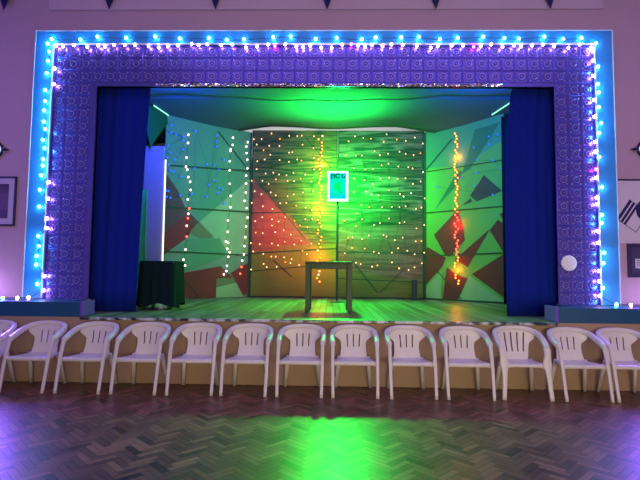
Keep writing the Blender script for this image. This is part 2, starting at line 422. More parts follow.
# ------------------------------------------------------------------ backdrop flats
PA, PB, PC, PE = Vector((-3.37, 3.9, 0)), Vector((-1.735, 5.2, 0)), Vector((2.377, 5.2, 0)), Vector((3.75, 3.8, 0))
def mural(name, seed, stops, low, red):
    """streaky painted canvas; local x across, z up"""
    m = bpy.data.materials.new(name); m.use_nodes = True; nt = m.node_tree; p = nt.nodes['Principled BSDF']; p.inputs['Roughness'].default_value = .85
    tc = nt.nodes.new('ShaderNodeTexCoord'); mp = nt.nodes.new('ShaderNodeMapping')
    mp.inputs['Location'].default_value = (seed, 0, seed); mp.inputs['Rotation'].default_value = (0, math.radians(4), 0); mp.inputs['Scale'].default_value = (.22, 1, 2.4)
    n = nt.nodes.new('ShaderNodeTexNoise'); n.inputs['Scale'].default_value = 2.0; n.inputs['Detail'].default_value = 2.5; n.inputs['Roughness'].default_value = .5
    nt.links.new(tc.outputs['Object'], mp.inputs[0]); nt.links.new(mp.outputs[0], n.inputs['Vector'])
    r = nt.nodes.new('ShaderNodeValToRGB'); e = r.color_ramp.elements
    e[0].position, e[0].color = stops[0]; e[1].position, e[1].color = stops[-1]
    for q in stops[1:-1]: x = e.new(q[0]); x.color = q[1]
    nt.links.new(n.outputs['Fac'], r.inputs[0]); prev = r.outputs[0]
    sx = nt.nodes.new('ShaderNodeSeparateXYZ'); nt.links.new(tc.outputs['Object'], sx.inputs[0])
    def layer(slope, off, width, col, fac, prev):
        # painted area below the line z = off + slope*x, streaked edge
        a = nt.nodes.new('ShaderNodeMath'); a.operation = 'MULTIPLY_ADD'; a.inputs[1].default_value = slope; a.inputs[2].default_value = off
        nt.links.new(sx.outputs['X'], a.inputs[0])
        b = nt.nodes.new('ShaderNodeMath'); b.operation = 'SUBTRACT'; nt.links.new(a.outputs[0], b.inputs[0]); nt.links.new(sx.outputs['Z'], b.inputs[1])
        c = nt.nodes.new('ShaderNodeMath'); c.operation = 'MULTIPLY_ADD'; c.inputs[1].default_value = width * 3; c.inputs[2].default_value = -width * 1.5
        nt.links.new(n.outputs['Fac'], c.inputs[0])
        d = nt.nodes.new('ShaderNodeMath'); d.operation = 'ADD'; nt.links.new(b.outputs[0], d.inputs[0]); nt.links.new(c.outputs[0], d.inputs[1])
        g = nt.nodes.new('ShaderNodeMapRange'); g.inputs['From Min'].default_value = 0; g.inputs['From Max'].default_value = .12; g.inputs['To Max'].default_value = fac
        nt.links.new(d.outputs[0], g.inputs['Value'])
        mx = nt.nodes.new('ShaderNodeMix'); mx.data_type = 'RGBA'; nt.links.new(g.outputs[0], mx.inputs[0]); nt.links.new(prev, mx.inputs[6])
        mx.inputs[7].default_value = col; return mx.outputs[2]
    for q in red: prev = layer(*q, prev)
    prev = layer(*low, prev)
    nt.links.new(prev, p.inputs['Base Color'])
    return m
M['mur1'] = mural('streaked mural red', 3.1, [(.30, lin(22, 38, 22)), (.40, lin(112, 92, 50)), (.47, lin(32, 60, 34)), (.53, lin(146, 112, 64)), (.60, lin(40, 74, 42)), (.7, lin(122, 98, 58))],
                  (0.16, 1.12, .25, lin(122, 138, 14), .62), [(-1.05, 2.9, .12, lin(196, 74, 72), .72)])
M['mur2'] = mural('streaked mural dark', 8.7, [(.30, lin(14, 34, 24)), (.40, lin(84, 72, 50)), (.46, lin(18, 48, 34)), (.53, lin(146, 106, 94)), (.58, lin(22, 54, 38)), (.7, lin(96, 96, 60))],
                  (-0.12, .72, .1, lin(100, 116, 20), .62), [(0.1, 1.75, .3, lin(150, 88, 80), .45)])

def flat(name, P, Q, zt, mats, polys, battens, label, rails=()):
    P = Vector((P.x, P.y, ZS)); Q = Vector((Q.x, Q.y, ZS)); w = (Q - P).length
    t = thing(name, label, 'scenery flat', P, math.atan2(Q.y - P.y, Q.x - P.x), 'painted backdrop flats')
    h = zt - ZS; bm = B(); box(bm, .006, w - .006, 0, .035, .003, h)
    for k, (mi, pts) in enumerate(polys):
        y = -.0012 * (k + 1)
        q = [(min(w - .008, max(.008, a)), y, min(h - .01, max(.01, b - ZS))) for a, b in pts]
        f = bm.faces.new([bm.verts.new(v) for v in q]); f.material_index = mi; f.normal_update()
        if f.normal.y > 0: f.normal_flip()
    finish('panel', bm, mats, t)
    yb = -.0012 * (len(polys) + 1)
    for (a0, b0), (a1, b1), wd in battens:
        bm = B(); d = Vector((a1 - a0, 0, b1 - b0)); nrm = Vector((-d.z, 0, d.x)).normalized() * wd / 2
        p, q = Vector((a0, yb, b0 - ZS)), Vector((a1, yb, b1 - ZS))
        prism(bm, [p - nrm, q - nrm, q + nrm, p + nrm], (0, -.004, 0)); finish('batten', bm, M['seam'], t)
    return t, w, yb
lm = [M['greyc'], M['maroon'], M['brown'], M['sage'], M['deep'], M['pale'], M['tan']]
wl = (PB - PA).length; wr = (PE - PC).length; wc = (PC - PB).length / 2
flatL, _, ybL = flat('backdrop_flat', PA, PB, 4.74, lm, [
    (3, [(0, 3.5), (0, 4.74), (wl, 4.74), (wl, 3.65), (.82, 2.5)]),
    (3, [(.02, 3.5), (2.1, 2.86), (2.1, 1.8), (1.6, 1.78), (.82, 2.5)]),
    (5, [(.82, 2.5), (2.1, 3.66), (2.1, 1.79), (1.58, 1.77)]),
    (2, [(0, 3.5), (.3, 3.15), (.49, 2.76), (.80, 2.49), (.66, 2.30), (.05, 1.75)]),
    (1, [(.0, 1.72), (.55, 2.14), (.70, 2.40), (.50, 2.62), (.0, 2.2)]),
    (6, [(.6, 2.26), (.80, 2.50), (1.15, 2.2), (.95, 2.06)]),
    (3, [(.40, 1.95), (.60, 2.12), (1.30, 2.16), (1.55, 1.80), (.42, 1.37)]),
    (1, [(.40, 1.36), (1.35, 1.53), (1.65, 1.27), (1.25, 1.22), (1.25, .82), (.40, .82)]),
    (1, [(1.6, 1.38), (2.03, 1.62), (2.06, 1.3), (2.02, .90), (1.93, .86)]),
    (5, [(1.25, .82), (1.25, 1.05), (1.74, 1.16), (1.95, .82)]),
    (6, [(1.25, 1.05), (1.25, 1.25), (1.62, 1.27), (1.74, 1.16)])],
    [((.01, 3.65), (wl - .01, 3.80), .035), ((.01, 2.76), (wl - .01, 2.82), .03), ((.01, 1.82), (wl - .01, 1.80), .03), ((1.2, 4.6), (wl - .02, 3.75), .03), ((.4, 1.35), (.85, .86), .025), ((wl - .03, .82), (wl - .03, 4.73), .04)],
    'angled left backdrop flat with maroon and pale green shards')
flatC1, _, ybC = flat('backdrop_flat', PB, (PB + PC) / 2, 4.80, [M['mur1']], [],
    [((.01, 2.80), (wc - .01, 2.86), .025), ((.01, 1.84), (wc - .01, 1.98), .03), ((.01, 1.42), (wc - .01, 1.62), .018), ((.55, 1.7), (1.0, 1.3), .025), ((.02, .82), (.02, 4.79), .03), ((wc - .015, .82), (wc - .015, 4.79), .025), ((.2, 3.5), (1.3, 2.2), .02), ((1.3, 4.6), (1.9, 3.9), .02), ((.01, .835), (wc - .01, .835), .03)],
    'centre left backdrop flat with red and yellow streaks under warm lights')
flatC2, _, _ = flat('backdrop_flat', (PB + PC) / 2, PC, 4.80, [M['mur2']], [],
    [((.01, 2.82), (wc - .01, 2.86), .025), ((.01, 1.90), (wc - .01, 1.88), .03), ((.01, 1.28), (wc - .01, 1.2), .018), ((.35, 1.7), (.95, .95), .03), ((1.0, .95), (1.6, 1.55), .02), ((.015, .82), (.015, 4.79), .025), ((wc - .03, .82), (wc - .03, 4.79), .05), ((1.2, 4.3), (1.9, 3.7), .02), ((.01, .835), (wc - .01, .835), .03)],
    'centre right backdrop flat with dark brown streaks right of the lit sign')
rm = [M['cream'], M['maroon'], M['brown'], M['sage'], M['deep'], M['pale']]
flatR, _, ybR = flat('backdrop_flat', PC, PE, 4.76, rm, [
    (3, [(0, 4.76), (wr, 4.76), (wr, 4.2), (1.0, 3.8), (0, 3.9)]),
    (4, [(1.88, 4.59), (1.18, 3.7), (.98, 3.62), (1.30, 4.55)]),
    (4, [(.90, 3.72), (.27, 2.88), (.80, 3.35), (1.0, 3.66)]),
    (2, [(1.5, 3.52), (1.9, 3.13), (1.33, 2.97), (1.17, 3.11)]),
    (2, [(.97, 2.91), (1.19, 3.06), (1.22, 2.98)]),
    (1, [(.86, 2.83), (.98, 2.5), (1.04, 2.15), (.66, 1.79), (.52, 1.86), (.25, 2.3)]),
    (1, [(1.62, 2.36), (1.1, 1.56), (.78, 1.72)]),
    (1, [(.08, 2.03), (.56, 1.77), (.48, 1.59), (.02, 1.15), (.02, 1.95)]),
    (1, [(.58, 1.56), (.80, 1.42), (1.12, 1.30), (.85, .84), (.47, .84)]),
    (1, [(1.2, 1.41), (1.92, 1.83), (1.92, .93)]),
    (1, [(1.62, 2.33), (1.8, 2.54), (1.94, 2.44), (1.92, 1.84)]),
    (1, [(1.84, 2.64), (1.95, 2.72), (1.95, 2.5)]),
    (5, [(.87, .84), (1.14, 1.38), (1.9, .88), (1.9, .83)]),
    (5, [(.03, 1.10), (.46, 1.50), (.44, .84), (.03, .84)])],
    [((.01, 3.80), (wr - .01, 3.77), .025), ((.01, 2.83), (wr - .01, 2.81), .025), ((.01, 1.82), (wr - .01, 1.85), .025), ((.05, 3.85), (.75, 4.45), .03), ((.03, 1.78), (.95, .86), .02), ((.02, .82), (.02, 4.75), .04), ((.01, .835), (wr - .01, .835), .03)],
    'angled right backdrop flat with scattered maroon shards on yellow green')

# ------------------------------------------------------------------ string lights
BULB = {}
def bulb_mesh(kind, r):
    key = (kind, round(r, 3))
    if key not in BULB:
        bm = B(); lathe(bm, [(r * .25, -r * 1.2), (r * .75, -r * .8), (r, 0), (r * .75, r * .7), (r * .2, r)], k=8)
        me = bpy.data.meshes.new('bulb'); bm.to_mesh(me); bm.free(); me.materials.append(L_[kind])
        for p in me.polygons: p.use_smooth = True
        BULB[key] = me
    return BULB[key]
def string(name, label, pts, kinds, r, base=None, frame=None, group=None, wr_=.004, breaks=()):
    """pts in world coords (or local to a flat: frame = (object, y))"""
    if frame:
        fo, yy = frame; mw = Matrix.Translation(fo.location) @ Matrix.Rotation(fo.rotation_euler.z, 4, 'Z')
        pts = [mw @ Vector((a, yy, b - ZS)) for a, b in pts]
    pts = [Vector(p) for p in pts]; c = pts[0].copy()
    t = thing(name, label, 'string lights', c, 0, group)
    bm = B(); seg = []
    for i, p in enumerate(pts):
        if i in breaks:
            if len(seg) > 1: tube(bm, seg, wr_, 4)
            seg = []
        seg.append(p - c + Vector((0, r * .9, 0)))
    if len(seg) > 1: tube(bm, seg, wr_, 4)
    finish('wire', bm, M['wire'], t)
    for i, p in enumerate(pts):
        k = kinds[i] if isinstance(kinds, (list, tuple)) else kinds
        o = bpy.data.objects.new('bulb', bulb_mesh(k, r)); COL.objects.link(o); o.parent = t; o.location = p - c
    return t
yb_ = .575
G1 = 'fairy lights edging the proscenium'
# top: blue-white bulbs on the frame, pinkish bulbs on the edge of the tiles
pts = []; x = -3.9
while x < 3.95: pts.append((x, yb_ - .004, iT + .045 + rnd.uniform(-.015, .04))); x += rnd.choice((.2, .25, .3, .36, .42, .26))
string('fairy_light_string', 'blue white fairy lights along the top blue frame of the stage', pts, ['magenta' if rnd.random() < .0 else 'cyan' for _ in pts], .019, group=G1)
pts = []; x = -3.86
while x < 3.88: pts.append((x, YW - .075, iT - .03 + rnd.uniform(-.03, .025))); x += rnd.choice((.1, .13, .16, .2, .15))
kk = ['pink'] * len(pts)
for px in (.42, 2.23, -.62): kk[min(range(len(pts)), key=lambda i: abs(pts[i][0] - px))] = 'magenta'
string('fairy_light_string', 'pinkish white fairy lights along the top row of metal tiles', pts, kk, .018, group=G1)
def side(sg, label, n_extra):
    pts = []; kk = []; z = iT - .02
    while z > 1.07:
        pk = rnd.random() < (.42 if sg < 0 else .5)
        pts.append((sg * (3.9 - .035) if pk else sg * (3.9 + (.035 if sg < 0 else -.002) + rnd.uniform(-.012, .028)), YW - .078 if pk else yb_ - .004, z)); kk.append('pink' if pk else 'cyan'); z -= rnd.choice((.09, .12, .14, .16, .11))
    b = len(pts)
    for i in range(n_extra):
        pts.append((sg * (3.97 + i * (.12 if sg < 0 else .15) + rnd.uniform(-.02, .02)), .50 - .30 * min(1, i / 4 + .2) + rnd.uniform(-.04, .04), 1.0 + .026)); kk.append(rnd.choice(('pink', 'cyan', 'pink')))
    if sg > 0: kk[min(range(b), key=lambda i: abs(pts[i][2] - 2.93))] = 'magenta'
    string('fairy_light_string', label, pts, kk, .019, group=G1)
side(-1, 'fairy lights running down the left stage frame onto the left ledge', 7)
side(1, 'fairy lights running down the right stage frame onto the right ledge', 7)

G2 = 'string lights hung on the backdrop'
def curtain_net(fo, yy, x0, x1, cols, z1, z0, rows, kind, label, skip, zlow):
    pts = []; br = []
    for i in range(cols):
        x = x0 + (x1 - x0) * i / (cols - 1); br.append(len(pts)); off = rnd.uniform(0, .2)
        for j in range(rows):
            z = z1 - (z1 - z0) * (j + off) / rows + rnd.uniform(-.10, .10)
            if skip(x, z): continue
            pts.append((x + rnd.uniform(-.075, .075), z))
        
    kk = [kind if rnd.random() < .8 else ('amber' if rnd.random() < .7 else 'white') for _ in pts]
    string('curtain_lights', label, pts, kk, .0150, frame=(fo, yy - .02), group=G2, wr_=.0022, breaks=br)
curtain_net(flatC1, ybC - .012, .08, 1.42, 8, 4.66, 1.3, 12, 'warm', 'net of tiny warm lights on the centre left backdrop flat', lambda x, z: False, 0)
curtain_net(flatC2, ybC - .012, .22, 2.0, 10, 4.62, 1.3, 10, 'warm', 'net of tiny warm lights on the centre right backdrop flat', lambda x, z: x < .35 and 2.7 < z < 4, 0)
def rope(fo, yy, xa, za, zb_, n, label, kinds):
    pts = [(xa + rnd.uniform(-.05, .05), za + (zb_ - za) * i / (n - 1)) for i in range(n)]
    string('light_rope', label, pts, kinds(n), .021, frame=(fo, yy - .022), group=G2)
def amb(n): return ['amber' if rnd.random() < .85 else 'warm' for _ in range(n)]
rope(flatC1, ybC - .012, 1.64, 4.66, 1.2, 44, 'upright amber rope of lights left of the lit sign', amb)
rope(flatR, ybR - .012, .86, 4.55, 1.2, 54, 'upright amber and red rope of lights on right backdrop flat',
     lambda n: ['red' if .50 < i / n < .80 else 'amber' for i in range(n)])
def col(fo, yy, anchors, n, kinds, label, r=.022):
    pts = []
    for i in range(n):
        u = i / (n - 1) * (len(anchors) - 1); a = min(int(u), len(anchors) - 2); f = u - a
        pts.append((anchors[a][0] * (1 - f) + anchors[a + 1][0] * f + rnd.uniform(-.03, .03), anchors[a][1] * (1 - f) + anchors[a + 1][1] * f + rnd.uniform(-.05, .05)))
    string('fairy_light_string', label, pts, kinds, r, frame=(fo, yy - .022), group=G2)
col(flatL, ybL - .012, [(.47, 4.39), (.44, 3.72), (.56, 3.4), (.54, 2.85), (.54, 2.52), (.5, 1.86), (.45, 1.30)], 18, ['white'] * 9 + ['red', 'white', 'red', 'white', 'red', 'white', 'white', 'white', 'red'], 'white and red light string on left flat, nearest the covered table')
col(flatL, ybL - .012, [(1.55, 4.47), (1.46, 4.1), (1.54, 3.06), (1.46, 2.13), (1.52, 1.79), (1.43, 1.33)], 19, ['white'] * 19, 'white light string in the middle of the left backdrop flat')
col(flatL, ybL - .012, [(1.92, 4.48), (1.96, 4.01), (1.89, 3.33), (1.96, 2.63), (1.93, 1.87), (1.83, 1.40)], 18, ['white'] * 16 + ['red', 'red'], 'white light string at the right edge of left backdrop flat')
bl = [(0.11, 4.52), (0.11, 4.36), (0.22, 4.34), (0.38, 4.32), (0.06, 4.07), (0.1, 3.93), (0.03, 3.8), (0.07, 3.66), (0.12, 3.54), (0.18, 3.53), (0.2, 3.79), (0.37, 4.04), (0.38, 4.24), (0.36, 3.44), (0.04, 3.1), (0.09, 3.1), (0.05, 2.97), (0.13, 2.96), (0.35, 3.03), (0.6, 3.1), (0.65, 3.66), (0.65, 4.49), (.93, 3.79), (.99, 3.34), (.95, 3.07), (1.15, 4.49), (1.15, 4.35), (1.16, 4.23), (1.12, 3.81), (1.22, 3.71), (1.11, 3.45), (1.23, 3.3), (1.33, 3.27), (1.21, 3.18), (1.37, 2.95), (1.34, 3.96)]
string('fairy_light_string', 'scattered blue lights on upper half of the left backdrop flat', bl, 'blue', .024, frame=(flatL, ybL - .036), group=G2, wr_=.002)
bl = [(1.65, 4.32), (1.85, 4.32), (1.65, 4.15), (1.3, 4.15), (1.37, 3.87), (1.73, 3.79), (1.92, 3.59), (1.36, 3.59), (1.0, 3.53), (1.29, 3.31), (1.72, 3.07), (0.36, 3.41)]
string('fairy_light_string', 'sparse blue lights on upper half of the right backdrop flat', bl, 'blue', .019, frame=(flatR, ybR - .036), group=G2, wr_=.002)

# ------------------------------------------------------------------ lit sign on its pole
sg = thing('lit_sign', 'glowing cyan sign with white border on a tall thin pole', 'sign', (.305, 3.6, ZS))
bm = B(); tube(bm, [(0, .03, .02), (0, .03, 2.15)], .020, 8); finish('pole', bm, M['wire'], sg)
bm = B(); lathe(bm, [(.16, 0), (.16, .012), (.03, .03)], (0, .03, 0), 20); finish('base', bm, M['wire'], sg)
zc = 3.165 - ZS; hw, hh = .215, .31
bm = B(); box(bm, -hw, hw, -.02, .03, zc - hh, zc + hh, bev=.006); finish('light_box', bm, E('white sign border', (.82, 1, .95), 1.1), sg)
def sign_mat():
    m = mat('sign face', (.002, .002, .002, 1), 1, spec=0); nt = m.node_tree; p = nt.nodes['Principled BSDF']
    tc = nt.nodes.new('ShaderNodeTexCoord'); mp = nt.nodes.new('ShaderNodeMapping'); mp.inputs['Location'].default_value = (0, 0, -zc * 3); mp.inputs['Scale'].default_value = (4.5, 1, 3)
    g = nt.nodes.new('ShaderNodeTexGradient'); g.gradient_type = 'SPHERICAL'
    r = nt.nodes.new('ShaderNodeValToRGB'); e = r.color_ramp.elements
    e[0].color = (0, .62, .95, 1); e[1].color = (0, .85, .35, 1); e[1].position = .8
    nt.links.new(tc.outputs['Object'], mp.inputs[0]); nt.links.new(mp.outputs[0], g.inputs[0]); nt.links.new(g.outputs['Fac'], r.inputs[0])
    nt.links.new(r.outputs[0], p.inputs['Emission Color']); p.inputs['Emission Strength'].default_value = 1.0
    return m
bm = B(); box(bm, -hw + .05, hw - .05, -.026, -.02, zc - hh + .05, zc + hh - .045); face = finish('face', bm, sign_mat(), sg)
bm = B()
dk = mat('dark green lettering', (0, .004, .002, 1), 1, emit=(0, .05, .035, 1), es=1, spec=0)
yf = -.028
tube(bm, [(-.13, yf, zc + .15), (-.125, yf, zc + .225), (-.10, yf, zc + .235), (-.075, yf, zc + .225), (-.07, yf, zc + .15)], .017, 6)
tube(bm, [(.045 * math.cos(a / 10 * 2 * PI), yf, zc + .205 + .04 * math.sin(a / 10 * 2 * PI)) for a in range(1, 10)], .016, 6)
tube(bm, [(.085, yf, zc + .24), (.085, yf, zc + .17), (.135, yf, zc + .17), (.135, yf, zc + .2)], .016, 6)
finish('lettering', bm, dk, face)
bm = B()
for pth, r in (([(.03, .06), (-.02, .03), (-.05, 0), (-.02, -.03)], .016), ([(.0, .03), (.02, -.02), (.0, -.06), (.04, -.09), (.06, -.14)], .015), ([(.02, -.04), (-.04, -.05), (-.06, -.08)], .010), ([(.02, .08), (.045, .07)], .018)):
    tube(bm, [(a, yf, zc + b) for a, b in pth], r, 6)
finish('emblem', bm, mat('green emblem', (0, .006, .002, 1), 1, emit=(0, .22, .05, 1), es=1, spec=0), face)

# ------------------------------------------------------------------ furniture on the stage
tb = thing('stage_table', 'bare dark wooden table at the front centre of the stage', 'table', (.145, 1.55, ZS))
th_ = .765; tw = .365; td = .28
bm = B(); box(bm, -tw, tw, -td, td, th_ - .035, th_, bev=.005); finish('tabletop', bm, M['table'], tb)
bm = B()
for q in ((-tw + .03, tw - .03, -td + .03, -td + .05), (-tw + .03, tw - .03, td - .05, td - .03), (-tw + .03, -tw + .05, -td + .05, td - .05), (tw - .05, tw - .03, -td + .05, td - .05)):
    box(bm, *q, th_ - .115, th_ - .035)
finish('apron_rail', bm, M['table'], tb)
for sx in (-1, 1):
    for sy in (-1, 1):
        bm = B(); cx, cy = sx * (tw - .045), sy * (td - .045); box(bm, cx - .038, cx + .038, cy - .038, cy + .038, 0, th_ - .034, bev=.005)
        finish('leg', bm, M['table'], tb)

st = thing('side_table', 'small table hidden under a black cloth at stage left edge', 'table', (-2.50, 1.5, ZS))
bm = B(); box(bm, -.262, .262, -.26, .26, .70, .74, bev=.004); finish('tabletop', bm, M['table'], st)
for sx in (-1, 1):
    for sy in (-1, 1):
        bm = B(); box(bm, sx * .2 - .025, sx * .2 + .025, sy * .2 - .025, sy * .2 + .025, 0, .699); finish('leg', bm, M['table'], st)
bm = B(); n = 96
def clothring(s, z, amp):
    o = []
    for i in range(n):
        a = 2 * PI * i / n; c_, s_ = math.cos(a), math.sin(a); k = 1 / max(abs(c_), abs(s_)); k = min(k, 1.30)
        w_ = amp * (.5 + .5 * math.sin(a * 14)) 
        o.append(Vector((c_ * k * (.278 * s + w_), s_ * k * (.275 * s + w_), z + (.03 * math.sin(a * 4 + 1) if amp > .02 else 0))))
    return o
rings = [clothring(.05, .747, 0), clothring(.6, .747, 0), clothring(.97, .747, 0), clothring(1.0, .735, 0), clothring(1.01, .55, .010), clothring(1.02, .3, .02), clothring(1.03, .07, .032)]
R = [[bm.verts.new(v) for v in r] for r in rings]
bm.faces.new(R[0])
for a, b in zip(R, R[1:]):
    for j in range(n): bm.faces.new([a[j], a[(j + 1) % n], b[(j + 1) % n], b[j]])
bmesh.ops.recalc_face_normals(bm, faces=bm.faces[:])
o = finish('tablecloth', bm, M['black'], smooth=True, loc=(-2.50, 1.5, ZS)); tag(o, 'black cloth draped to the floor over small table by left curtain', 'tablecloth')

ps = thing('floor_post', 'short black post standing before the right end of the streaked backdrop', 'post', (2.06, 4.8, ZS))
bm = B(); box(bm, -.055, .055, -.05, .05, .015, .46, bev=.012); finish('post', bm, M['wire'], ps)
bm = B(); box(bm, -.08, .08, -.08, .08, 0, .015); finish('foot', bm, M['wire'], ps)

# ------------------------------------------------------------------ chairs
def wv(i, b): return [(a * b, c * b) for a, c in rrect(.05, .03, .012)]
def make_chair(kind):
    t = thing('plastic_chair', '', 'chair', (0, 0, 0), 0, 'white plastic chairs along the stage front')
    if kind == 'A':
        half = [(-.256, -.140, .588), (-.262, -.06, .616), (-.262, .05, .658), (-.236, .15, .702), (-.155, .212, .732), (0, .232, .744)]
        hx, zt_, sl, wmid = .205, .730, [-.078, 0, .078], .150
        sb, stp = (.505, .655), .0070
    else:
        half = [(-.250, -.175, .552), (-.264, -.10, .592), (-.266, .0, .645), (-.246, .13, .705), (-.150, .205, .745), (0, .232, .760)]
        hx, zt_, sl, wmid = .20, .742, [-.105, -.035, .035, .105], .150
        sb, stp = (.475, .70), .0075
    path = spline(half + [(-x, y, z) for x, y, z in half[-2::-1]], 5)
    bm = B(); sweep(bm, path, lambda i, s: rrect(.058, .060, .015)); finish('arm_band', bm, M['chair'], t, True)
    # backrest with slots
    xs = [-1, -.97, -.94, -.9]
    for s in sl: xs += [(s - stp) / wmid * .9, (s + stp) / wmid * .9]
    xs = sorted(xs + [.9, .94, .97, 1]); zs = [.385, .42, .46, sb[0], (sb[0] + sb[1]) / 2, sb[1], sb[1] + .02, .56, .585, .605, .625, .645, .695, .715, zt_]
    zs = sorted(set(zs)); slots = [4 + 2 * k for k in range(len(sl))]
    def f(i, j):
        z = zs[j]; u = (z - .385) / (zt_ - .385); s = xs[i]
        wb = .166 - .014 * math.sin(min(1, u / .7) * PI) if kind == 'A' else .142 + .05 * u
        q = min(1, max(0, (z - .565) / .085)); q = q * q * (3 - 2 * q)
        we = wb + (.236 - wb) * q
        x = s * wb if abs(s) <= .9 else math.copysign(.9 * wb + (we - .9 * wb) * (abs(s) - .9) / .1, s)
        z = min(z, zt_ + .006 - .78 * x * x)
        y = .135 + .085 * u - .45 * x * x * (0.4 + u) + .01 * math.sin(u * PI)
        return (x, y, z)
    bm = B(); sheet(bm, len(xs), len(zs), f, .011, lambda i, j: i in slots and sb[0] - 1e-6 <= zs[j] < sb[1] - 1e-6)
    bmesh.ops.bevel(bm, geom=[e for e in bm.edges if len(e.link_faces) == 2 and e.calc_face_angle(0) > 1.2], offset=.0025, segments=1, affect='EDGES')
    finish('backrest', bm, M['chair'], t)
    # seat
    bm = B(); ys = [-.222, -.215, -.195, -.15, -.08, 0, .07, .12, .15]; nx = 13
    def g(i, j):
        s = -1 + 2 * i / (nx - 1); y = ys[j]; v = (y + .222) / .372
        w = .246 - .07 * v ** 2; x = s * w; z = .398 - .014 * math.sin(PI * min(1, v)) * (1 - s * s) - .006 * v
        if j == 0: z -= .046 if kind == 'A' else .040 + .045 * s ** 6
        if j == 1: z -= .012
        if abs(s) == 1: z -= .012
        return (x, y + .012 * s * s, z)
    sheet(bm, nx, len(ys), g, .010); finish('seat', bm, M['chair'], t, True)
    for s in (-1, 1):
        bm = B()
        if kind == 'A':
            pth = spline([(s * .256, -.134, .598), (s * .256, -.155, .55), (s * .257, -.200, .40), (s * .255, -.245, .2), (s * .252, -.288, 0.0)], 4)
            sweep(bm, pth, lambda i, q: rrect(.044 - .008 * q, .036 - .006 * q, .010), side=(1, 0, 0))
            # lug joining seat and leg
            box(bm, min(s * .225, s * .262), max(s * .225, s * .262), -.222, -.11, .366, .388, bev=.005)
        else:
            pth = spline([(s * .252, -.165, .562), (s * .250, -.190, .50), (s * .238, -.205, .40), (s * .240, -.222, .33), (s * .249, -.25, .16), (s * .262, -.27, 0.0)], 4)
            def sect(i, q):
                w = .074 + .040 * math.exp(-((q - .45) / .14) ** 2) - .026 * q
                return rrect(w, .034, .010)
            sweep(bm, pth, sect, side=(1, 0, 0))
            box(bm, min(s * .20, s * .252), max(s * .20, s * .252), -.215, -.10, .352, .386, bev=.005)
        finish('leg', bm, M['chair'], t, True)
        bm = B()
        pth = [(s * .172, .125, .395), (s * .19, .165, .25), (s * .215, .235, 0.0)]
        sweep(bm, pth, lambda i, q: rrect(.048 - .008 * q, .030, .009), side=(1, 0, 0)); finish('leg', bm, M['chair'], t, True)
    return t
YC = -.29
names = ['cut by the left picture edge, outermost of the row', 'second from the left end of the row', 'third from the left end of the row', 'fourth from the left end of the row',
         'fifth from the left, in line with the left backdrop flat', 'sixth from the left end of the row', 'seventh from the left, just left of the stage table', 'standing directly below the bare stage table', 'ninth from the left, right of the stage table',
         'tenth from the left, immediately left of the broad legged chair', None, 'immediately right of the broad legged chair', 'outermost at the right end of the row']
xs_ = [-3.99, -3.353, -2.705, -2.06, -1.426, -.80, -.165, .461, 1.114, 1.77, None, 3.066, 3.655]
pa = make_chair('A'); first = True
for i, x in enumerate(xs_):
    if x is None: continue
    lb = 'white three slot plastic armchair, ' + names[i]; rz = rnd.uniform(-.03, .03)
    if first: pa.location = (x, YC, 0); pa.rotation_euler.z = rz; pa['label'] = lb; first = False
    else: copy_thing(pa, (x, YC, 0), lb, rz)
pb = make_chair('B'); pb.location = (2.415, YC + .01, 0); pb.rotation_euler.z = -.05
pb['label'] = 'white plastic armchair with fanned slot back and broad tapering front legs'

# ------------------------------------------------------------------ things on the wall
def wall_lamp(x, z, label):
    t = thing('wall_lamp', label, 'wall lamp', (x, YW, z), 0, 'round spiked wall lamps')
    bm = B(); lathe(bm, [(.085, 0), (.085, -.03), (.06, -.05), (.02, -.058)], k=24, axis='y'); finish('glass', bm, E('lamp glass', (.8, .8, 1), .9), t, True)
    bm = B(); tube(bm, [(.115 * math.cos(a * PI / 12), -.03, .115 * math.sin(a * PI / 12)) for a in range(24)], .018, 8, True); finish('ring', bm, M['navy'], t, True)
    for k in range(4):
        a = k * PI / 2; d = Vector((math.cos(a), 0, math.sin(a)))
        bm = B(); c0 = Vector((0, -.03, 0))
        sweep(bm, [c0 + d * q for q in (.12, .14, .155, .17, .22)], lambda i, s: [(r * [.014, .012, .028, .018, .002][i], q * [.014, .012, .028, .018, .002][i]) for r, q in ((1, 0), (.7, .7), (0, 1), (-.7, .7), (-1, 0), (-.7, -.7), (0, -1), (.7, -.7))], side=(0, 1, 0))
        finish('spike', bm, M['navy'], t, True)
    bm = B(); box(bm, -.05, .05, -.02, 0, -.05, .05); finish('bracket', bm, M['navy'], t)
wall_lamp(-4.72, 3.14, 'round wall lamp with dark spikes above the framed picture at left')
wall_lamp(4.60, 3.19, 'round wall lamp with dark ring above the striped banner at right')

def picture(name, x0, x1, z0, z1, fw, mw, label, inner):
    cx, cz = (x0 + x1) / 2, (z0 + z1) / 2; w, h = (x1 - x0) / 2, (z1 - z0) / 2
    t = thing(name, label, 'picture', (cx, YW, cz))
    bm = B()
    for q in ((-w, w, h - fw, h), (-w, w, -h, -h + fw), (-w, -w + fw, -h + fw, h - fw), (w - fw, w, -h + fw, h - fw)): box(bm, q[0], q[1], -.03, 0, q[2], q[3], bev=.004)
    finish('frame', bm, M['navy_frame'], t)
    bm = B(); box(bm, -w + fw, w - fw, -.014, -.002, -h + fw, h - fw); finish('mount', bm, M['mat_board'] if mw else mat('dark mount', lin(70, 62, 100), .6), t)
    inner(t, w - fw, h - fw)
    return t
def pic(t, w, h):
    m = mural('faded picture', 1.7, [(.3, lin(70, 60, 96)), (.5, lin(120, 92, 140)), (.7, lin(80, 70, 120))], (0, -.12, .1, lin(70, 64, 110), .6), [])
    bm = B(); box(bm, -w + .085, w - .085, -.018, -.0141, -h + .085, h - .085); finish('print', bm, m, t)
